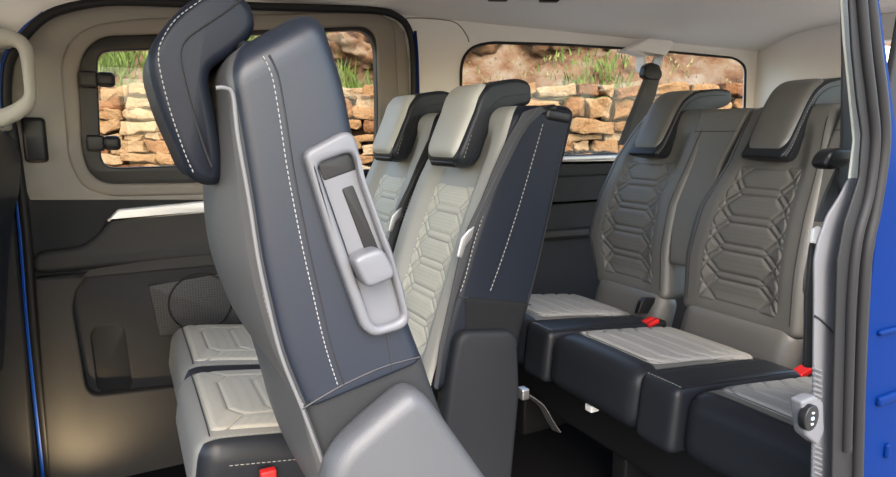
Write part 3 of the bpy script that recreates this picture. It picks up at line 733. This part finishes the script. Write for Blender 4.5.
# buckles
def buckle(px, Y, rot):
    c = aty(*px, Y); mb = MB(); V = Vector((float(c[0]), Y, float(c[2])))
    o = rbox('buckle', (V.x+.02, Y, V.z-.02), (.075, .05, .035), .008, BLACK, bench, rot=(0, rot, 0))
    for k in ((-.011, .011) if Y > 1.3 else (0,)):
        rbox('buckle_button', (V.x, Y+k, V.z), (.05, .018 if Y > 1.3 else .034, .016), .004, RED, o, rot=(0, rot, 0), label='red release button')
buckle((650, 322), 1.43, math.radians(-14)); buckle((801, 372), .945, math.radians(-14))
plate('buckle_slot', [(638, 314), (642, 302), (646, 298), (656, 298), (654, 304), (648, 314)], 1.46, .02, BLACK, bench, bevel=.003, r=.004)

# ================================================================== BELTS AND FITTINGS
# far belt hanging from the roof
Yb = 2.03
sb = thing('seat_belt', 'black seat belt hanging from the ceiling before the rear window', 'seat belt', tuple(aty(652, 66, Yb)))
plate('belt_housing', [(626, 50), (636, 45), (649, 38), (672, 40), (676, 44), (669, 52), (664, 58), (660, 72), (645, 72), (645, 56), (634, 52)], Yb, .06, TRIM, sb, bevel=.008, r=.01)
plate('belt_anchor', [(644, 76), (646, 66), (652, 62), (660, 65), (663, 74), (661, 80), (648, 79)], Yb-.02, .035, BLACK, sb, bevel=.006, r=.012)
plate('webbing', [(649, 76), (660, 78), (656, 95), (644, 128), (640, 145), (622, 145), (632, 118), (640, 96)], Yb-.004, .006, WEBG, sb, bevel=.001, r=.004)
plate('webbing_edge', [(645, 76), (650, 76), (641, 97), (633, 119), (626, 145), (618, 145), (628, 118), (637, 96)], Yb-.006, .004, WEB, sb, bevel=.001, r=.003)
# near belt beside the pillar
Yc = .60
nb = thing('seat_belt', 'black seat belt running down beside the cream pillar trim at the right', 'seat belt', tuple(aty(842, 160, Yc)))
plate('webbing', [(836, -190), (847, -190), (852, -40), (854, 60), (856, 150), (852, 185), (842, 200), (838, 180), (843, 140), (844, 60), (842, -40)], Yc, .005, WEB, nb, bevel=.001, r=.003)
plate('belt_guide', [(827, 163), (832, 152), (840, 148), (854, 148), (857, 160), (850, 166), (836, 170), (829, 169)], Yc-.02, .03, BLACK, nb, bevel=.008, r=.010)
plate('lower_webbing', [(838, 168), (848, 168), (846, 190), (836, 210), (828, 222), (816, 222), (826, 195)], Yc+.01, .005, WEBG, nb, bevel=.001, r=.004)
plate('belt_tongue', [(814, 229), (820, 226), (822, 230), (818, 244), (812, 243)], Yc+.005, .005, WHITE, nb, bevel=.001, r=.003)
plate('hanging_webbing', [(812, 245), (824, 232), (826, 300), (822, 368), (806, 368), (807, 300)], Yc+.015, .006, WEB, nb, bevel=.001, r=.004)
side_seams('webbing_fold', nb, [[(815, 246), (813, 300), (812, 366)], [(819, 244), (818, 300), (817, 366)]], Yc+.0145, .0015, BLACK)

# near door opening: trim, seal, paint
struct(plate('trim_10', [(840, -40), (851, -40), (853, 40), (857, 100), (862, 133), (859, 180), (850, 180), (855, 140), (850, 90), (845, 40)], .50, .004, CREAMT, bevel=.0015, r=.004))
struct(plate('trim_11', [(850, 178), (860, 178), (857, 187), (845, 224), (838, 262), (836, 330), (835, 400), (835, 520), (812, 520), (814, 400), (815, 300), (815, 260), (819, 241), (828, 216), (841, 196)], .497, .004, GREYT, bevel=.0015, r=.008))
struct(tube('trim_12', spline([aty(x, y, .4962) for x, y in [(815, 316), (822, 321), (835, 334)]], 12), .0016, SEAM))
# ribbed edge below
mb = MB()
for k in range(30):
    y = 368+k*5.2
    if 395 < y < 445: continue
    a = aty(813.5, y, .495); b = aty(821, y+3, .495); tube_into(mb, [a, b], .0022, 6)
struct(link('trim_13', mb.mesh(), GREYT))
SL = [(848, -40), (853, 50), (858, 100), (863, 135), (860, 178), (845, 224), (838, 262), (836, 330), (834, 400), (832, 520)]
SR = [(870, -40), (882, 50), (889, 100), (890, 150), (880, 215), (873, 260), (869, 330), (866, 400), (863, 520)]
struct(plate('trim_14', SL+SR[::-1], .478, .004, RUBBER, bevel=.0015, r=.004))
for nm, f_, rr in (('trim_15', .42, .0075), ('trim_16', .76, .0085)):
    struct(tube(nm, spline([aty(a[0]*(1-f_)+b[0]*f_, a[1]*(1-f_)+b[1]*f_, .476) for a, b in zip(SL, SR)], 80), rr, RUBBER, n=12))
struct(plate('trim_18', [(866, -40), (874, -40), (882, 20), (890, 80), (897, 135), (1000, 190), (1000, 520), (860, 520), (870, 300), (880, 200)], .494, .004, BLUE, bevel=.0015, r=.01))
bl = MB()
for (x, y), s in (((890, 398), (.07, .012, .016)), ((888, 451), (.012, .010, .026)), ((890, 331), (.06, .010, .009))):
    c = aty(x, y, .49); rbox_into(bl, (c[0], .492, c[2]), s, .005)
struct(link('trim_19', bl.mesh(), BLUE))
# USB socket
us = thing('usb_socket', 'round black charging socket in the grey pillar trim at lower right', 'socket', tuple(aty(811, 418, .494)))
plate('socket_plate', [(802, 402), (816, 396), (824, 402), (825, 432), (818, 446), (806, 436)], .488, .02, GREYT, us, bevel=.004, r=.006)
def disc_y(name, c, r, t, m, parent, sx=1.0):
    pts = [(c[0]+r*sx*math.cos(a), c[2]+r*math.sin(a)) for a in np.linspace(0, 2*math.pi, 40, endpoint=False)]
    return link(name, plate_mesh([np.array(p) for p in pts], [], c[1], t, .002), m, parent)
c = aty(811, 418, .482); dsk = disc_y('socket_cap', (c[0], .480, c[2]), .0195, .012, BLACK, us, .85)
for dz in (.0085, -.0085): rbox('socket_mark', (c[0], .4795, c[2]+dz), (.0045, .002, .0025), .0005, WHITE, dsk)
rbox('socket_mark', (c[0], .4795, c[2]), (.006, .002, .0045), .0008, mat('socket_icon_blue', (.45, .6, .85), .4), dsk)

# floor latch strap between the rows
st = thing('floor_strap', 'grey strap with steel clip lying on the floor behind the middle seat base', 'strap', tuple(aty(524, 392, 1.3)))
q = [aty(x, y, 1.28) for x, y in [(522, 391), (530, 396), (541, 405), (549, 419), (556, 430)]]; q = spline(q, 24)
V = []; F = []
for i, p in enumerate(q):
    w_ = .012+.010*(i/23); V += [(p[0], p[1]-w_, p[2]+.004), (p[0]+.004, p[1]+w_, p[2]-.006), (p[0]+.004, p[1]+w_, p[2]-.010), (p[0], p[1]-w_, p[2])]
for i in range(23):
    for k in range(4): F.append((i*4+k, i*4+(k+1) % 4, i*4+4+(k+1) % 4, i*4+4+k))
F += [(0, 1, 2, 3), tuple(23*4+k for k in range(4))]
link('webbing', from_pydata(V, F), WEBG, st)
c = aty(523, 393, 1.28); rbox('clip', tuple(c), (.024, .03, .03), .004, STEEL, st)
c = at(592, 407, 0, 1.14); sc_ = rbox('floor_catch', tuple(c), (.03, .028, .022), .004, WHITE); tag(sc_, 'small pale catch under the front of the rear bench', 'catch')

# step lamp by the far door
lc = aty(66, 500, YW-.24)
lamp = thing('step_lamp', 'warm step lamp at the foot of the far door, just below the frame', 'lamp', (float(lc[0]), float(lc[1]), float(lc[2])))
rbox('lamp_housing', (lc[0], lc[1], lc[2]-.03), (.06, .05, .02), .006, BLACK, lamp)
lm, nt, b = new_mat('lamp_lens'); b.inputs['Emission Color'].default_value = (1, .72, .4, 1); b.inputs['Emission Strength'].default_value = 4
rbox('lamp_lens', (lc[0], lc[1], lc[2]-.017), (.03, .03, .008), .003, lm, lamp)
sd = bpy.data.lights.new('step_lamp_light', 'SPOT'); sd.energy = 9; sd.color = (1, .74, .42); sd.spot_size = math.radians(120); sd.spot_blend = .9; sd.shadow_soft_size = .02
so = bpy.data.objects.new('step_lamp_light', sd); COL.objects.link(so); so.location = (lc[0], lc[1]+.0, lc[2]+.0)
so.rotation_euler = Vector((.22, .55, .6)).to_track_quat('-Z', 'Y').to_euler()

# ================================================================== OUTSIDE
UR = np.array([math.cos(YAW), -math.sin(YAW)]); UF = np.array([math.sin(YAW), math.cos(YAW)])
def wpt(u, d, z): p = UR*u+UF*d; return (p[0], p[1], z)
def ramp_mat(name, stops, island=False, scale=3, rough=.9, bump=.6, bscale=25):
    m, nt, b = new_mat(name); b.inputs['Roughness'].default_value = rough; b.inputs['Specular IOR Level'].default_value = .2
    tc = nt.nodes.new('ShaderNodeTexCoord'); n = nt.nodes.new('ShaderNodeTexNoise'); n.inputs['Scale'].default_value = scale; n.inputs['Detail'].default_value = 8; n.inputs['Roughness'].default_value = .65
    nt.links.new(tc.outputs['Object'], n.inputs['Vector'])
    r = nt.nodes.new('ShaderNodeValToRGB'); els = r.color_ramp.elements
    while len(els) < len(stops): els.new(.5)
    for e, (p, c) in zip(els, stops): e.position = p; e.color = (*c, 1)
    if island:
        g = nt.nodes.new('ShaderNodeNewGeometry'); ma = nt.nodes.new('ShaderNodeMath'); ma.operation = 'MULTIPLY_ADD'; ma.inputs[1].default_value = .75; 
        mb_ = nt.nodes.new('ShaderNodeMath'); mb_.operation = 'MULTIPLY_ADD'; mb_.inputs[1].default_value = .7; mb_.inputs[2].default_value = -.22
        nt.links.new(n.outputs['Fac'], mb_.inputs[0]); nt.links.new(g.outputs['Random Per Island'], ma.inputs[0]); nt.links.new(mb_.outputs[0], ma.inputs[2])
        nt.links.new(ma.outputs[0], r.inputs['Fac'])
    else: nt.links.new(n.outputs['Fac'], r.inputs['Fac'])
    nt.links.new(r.outputs['Color'], b.inputs['Base Color'])
    n3 = nt.nodes.new('ShaderNodeTexNoise'); n3.inputs['Scale'].default_value = bscale; n3.inputs['Detail'].default_value = 6
    nt.links.new(tc.outputs['Object'], n3.inputs['Vector']); bp = nt.nodes.new('ShaderNodeBump'); bp.inputs['Strength'].default_value = bump; bp.inputs['Distance'].default_value = .03
    nt.links.new(n3.outputs['Fac'], bp.inputs['Height']); nt.links.new(bp.outputs['Normal'], b.inputs['Normal'])
    return m
STONE = ramp_mat('dry_stone', [(0, (.055, .02, .008)), (.22, (.13, .055, .020)), (.45, (.185, .10, .042)), (.7, (.225, .15, .08)), (1, (.28, .225, .155))], True, 9, bump=1)
EARTH = mat('earth_joints', (.022, .012, .006), .95, bump=.6, bscale=40, spec=.1)
D0 = 6.0
sw = thing('stone_wall', 'dry stone wall of ochre and grey stones outside behind the van windows', 'wall', wpt(0, D0, -.6))
mb = MB(); z = -.6
def stone_into(mb, u, d, zc, w, dp, h, seed):
    V, F = rbox_data(w, dp, h, min(w, h, dp)*.17, (4, 1, 3)); R3 = Matrix.Rotation(-YAW, 4, 'Z'); out = []
    rt = Matrix.Rotation(random.uniform(-.09, .09), 4, 'Y')
    for p in V:
        q = Vector(p); nn = noise.noise_vector(q*7+Vector((seed*3.1, seed*1.7, 0))); q = q+nn*.055*min(1, h/.15)+noise.noise_vector(Vector(p)*17+Vector((seed*3.1, 5, 2)))*.022; q = R3 @ (rt @ q)
        c = wpt(u, d, zc); out.append((c[0]+q.x, c[1]+q.y, c[2]+q.z))
    mb.add(out, F)
i = 0
while z < 1.50:
    h = random.choice((.07, .10, .12, .15, .18, .21)); u = -4.6-random.random()*.3
    if z+h > 1.47: h = max(.09, 1.58-z)
    while u < 4.8:
        w = random.uniform(.16, .46)*(1.1 if h > .15 else .9)
        if h > .17 and random.random() < .35:
            stone_into(mb, u+w/2, D0+random.uniform(-.03, .03), z+h*.25, w*.97, .3, h*.5, i); stone_into(mb, u+w/2+.02, D0, z+h*.75, w*.9, .3, h*.5, i+991)
        else: stone_into(mb, u+w/2, D0+random.uniform(-.04, .04), z+h/2+random.uniform(-.015, .015), w*.95, .32, h*random.uniform(.84, .96), i)
        u += w; i += 1
    z += h
so_ = link('stones', mb.mesh(), STONE, sw, angle=60)
V, F = rbox_data(9.6, .2, 2.06, .02, (1, 1, 1)); me = from_pydata(V, F); c = wpt(0, D0+.04, .42); me.transform(Matrix.Translation(c) @ Matrix.Rotation(-YAW, 4, 'Z')); link('joints', me, EARTH, sw)
# ground
me = from_pydata([wpt(-14, -12, -.6), wpt(14, -12, -.6), wpt(14, D0+.1, -.6), wpt(-14, D0+.1, -.6)], [(0, 1, 2, 3)])
g = link('ground', me, mat('gravel', (.24, .21, .18), .9, var=.25, vscale=2)); struct(g)
# hillside
HILL = ramp_mat('rocky_soil', [(.36, (.012, .006, .003)), (.45, (.075, .034, .015)), (.53, (.105, .062, .034)), (.62, (.13, .096, .066)), (.75, (.17, .145, .115))], False, 2.6, bump=1.0, bscale=9)
nu, nd = 130, 70; V = []; F = []
def hill(u, d):
    t = d-(D0+.1); z = 1.40+.05*t+.62*max(0, t-.5)**1.05
    p = Vector((u*.9, d*.9, 3.3)); a = noise.fractal(p, 1, 2, 5); b = noise.noise(Vector((u*2.2, d*2.2, 9)))
    return z+(a*.42+abs(b)*.25)*min(1, max(0, t-.2))
for j in range(nd):
    d = D0+.1+9*(j/(nd-1))**1.4
    for i_ in range(nu):
        u = -10+20*i_/(nu-1); V.append(wpt(u, d, hill(u, d)))
for j in range(nd-1):
    for i_ in range(nu-1): F.append((j*nu+i_, j*nu+i_+1, (j+1)*nu+i_+1, (j+1)*nu+i_))
hl = link('hillside', from_pydata(V, F), HILL, angle=70); struct(hl)
# boulders
ROCK = ramp_mat('boulder', [(.38, (.010, .005, .003)), (.46, (.09, .042, .018)), (.58, (.14, .098, .062)), (.75, (.20, .17, .135))], False, 3.5, bump=.9, bscale=10)
rk = [(-.9, 7.3, .42, 'broad orange boulder on the hillside, left end of the rear window'), (.2, 7.4, .45, 'tall rust brown boulder above the wall in the rear window'), (1.3, 7.4, .42, 'grey tan boulder above the wall near the belt housing'), (2.35, 7.6, .42, 'pale boulder above the wall left of the rear window corner'), (3.4, 7.5, .36, 'small tan boulder above the wall at the rear window corner')]
for k, (u, d, s, lab) in enumerate(rk):
    bm = bmesh.new(); bmesh.ops.create_icosphere(bm, subdivisions=5, radius=1); zc = hill(u, d)+s*.2
    for v in bm.verts:
        q = v.co.copy(); f_ = 1+.40*noise.fractal(q*1.3+Vector((k*7, 0, 0)), 1, 2, 4)-.30*abs(noise.noise(q*2.6+Vector((k*3, 1, 0))))+.10*noise.fractal(q*6, 1, 2, 3); q = Vector((q.x*1.35, q.y, q.z*.8))*f_*s; v.co = Vector(wpt(u, d, zc))+q
    me = bpy.data.meshes.new('m'); bm.to_mesh(me); bm.free(); tag(link('boulder', me, ROCK, origin=wpt(u, d, zc-s*.4), angle=80), lab, 'rock', 'boulders on the hillside')
# grass
GRASS = mat('green_grass', (.075, .11, .022), .8, spec=.2, var=.4, vscale=4); DRY = mat('dry_grass', (.16, .145, .06), .85, spec=.2, var=.3, vscale=4)
def tuft_into(mb, u, d, n, hgt, spread):
    z0 = hill(u, d)-.03
    for _ in range(n):
        uu, dd = u+random.gauss(0, spread), d+random.gauss(0, spread*.6); h = hgt*random.uniform(.5, 1.1); w = .012; bu = random.gauss(0, .35)*h; bd = random.gauss(0, .35)*h; z0 = hill(uu, max(D0+.1, dd))-.02
        a = random.uniform(0, 3.14); cu, cd = math.cos(a)*w, math.sin(a)*w
        v = [wpt(uu-cu, dd-cd, z0), wpt(uu+cu, dd+cd, z0), wpt(uu+bu*.4+cu*.7, dd+bd*.4+cd*.7, z0+h*.6), wpt(uu+bu*.4-cu*.7, dd+bd*.4-cd*.7, z0+h*.6), wpt(uu+bu, dd+bd, z0+h)]
        mb.add(v, [(0, 1, 2, 3), (3, 2, 4)])
mb = MB()
for _ in range(420):
    u = random.uniform(-4.6, -.75); d = random.uniform(6.25, 8.6); tuft_into(mb, u, d, 16, random.uniform(.12, .3), .14)
for _ in range(60): tuft_into(mb, random.uniform(1.2, 1.9), random.uniform(6.4, 7.0), 8, .13, .12)
for _ in range(60): tuft_into(mb, random.uniform(-.1, .6), random.uniform(6.2, 6.5), 12, .12, .12)
o = link('grass', mb.mesh(), GRASS, angle=None); o['kind'] = 'stuff'; tag(o, 'green grass growing on the slope above the stone wall', 'grass')
mb = MB()
for _ in range(150): tuft_into(mb, random.uniform(-.6, 3.4), random.uniform(6.2, 7.2), 9, random.uniform(.03, .08), .12)
o = link('dry_grass', mb.mesh(), DRY, angle=None); o['kind'] = 'stuff'; tag(o, 'dry yellow grass along the top of the stone wall', 'grass')

# ================================================================== LIGHT
w = bpy.data.worlds.new('sky'); scn.world = w; w.use_nodes = True; nt = w.node_tree
sky = nt.nodes.new('ShaderNodeTexSky'); sky.sky_type = 'NISHITA'; sky.sun_disc = False; sky.sun_elevation = math.radians(42); sky.sun_rotation = math.radians(200); sky.air_density = 1.2; sky.dust_density = 2.5
bg = nt.nodes['Background']; bg.inputs['Strength'].default_value = .9; nt.links.new(sky.outputs[0], bg.inputs['Color'])
sn = bpy.data.lights.new('sun', 'SUN'); sn.energy = 1.5; sn.angle = math.radians(8); sn.color = (1, .95, .87)
sno = bpy.data.objects.new('sun', sn); COL.objects.link(sno)
sno.rotation_euler = Vector((.12, .80, -1.22)).to_track_quat('-Z', 'Y').to_euler()
vs = scn.view_settings; vs.view_transform = 'Standard'; vs.look = 'None'; vs.gamma = 1; vs.use_curve_mapping = False; vs.exposure = 0.25
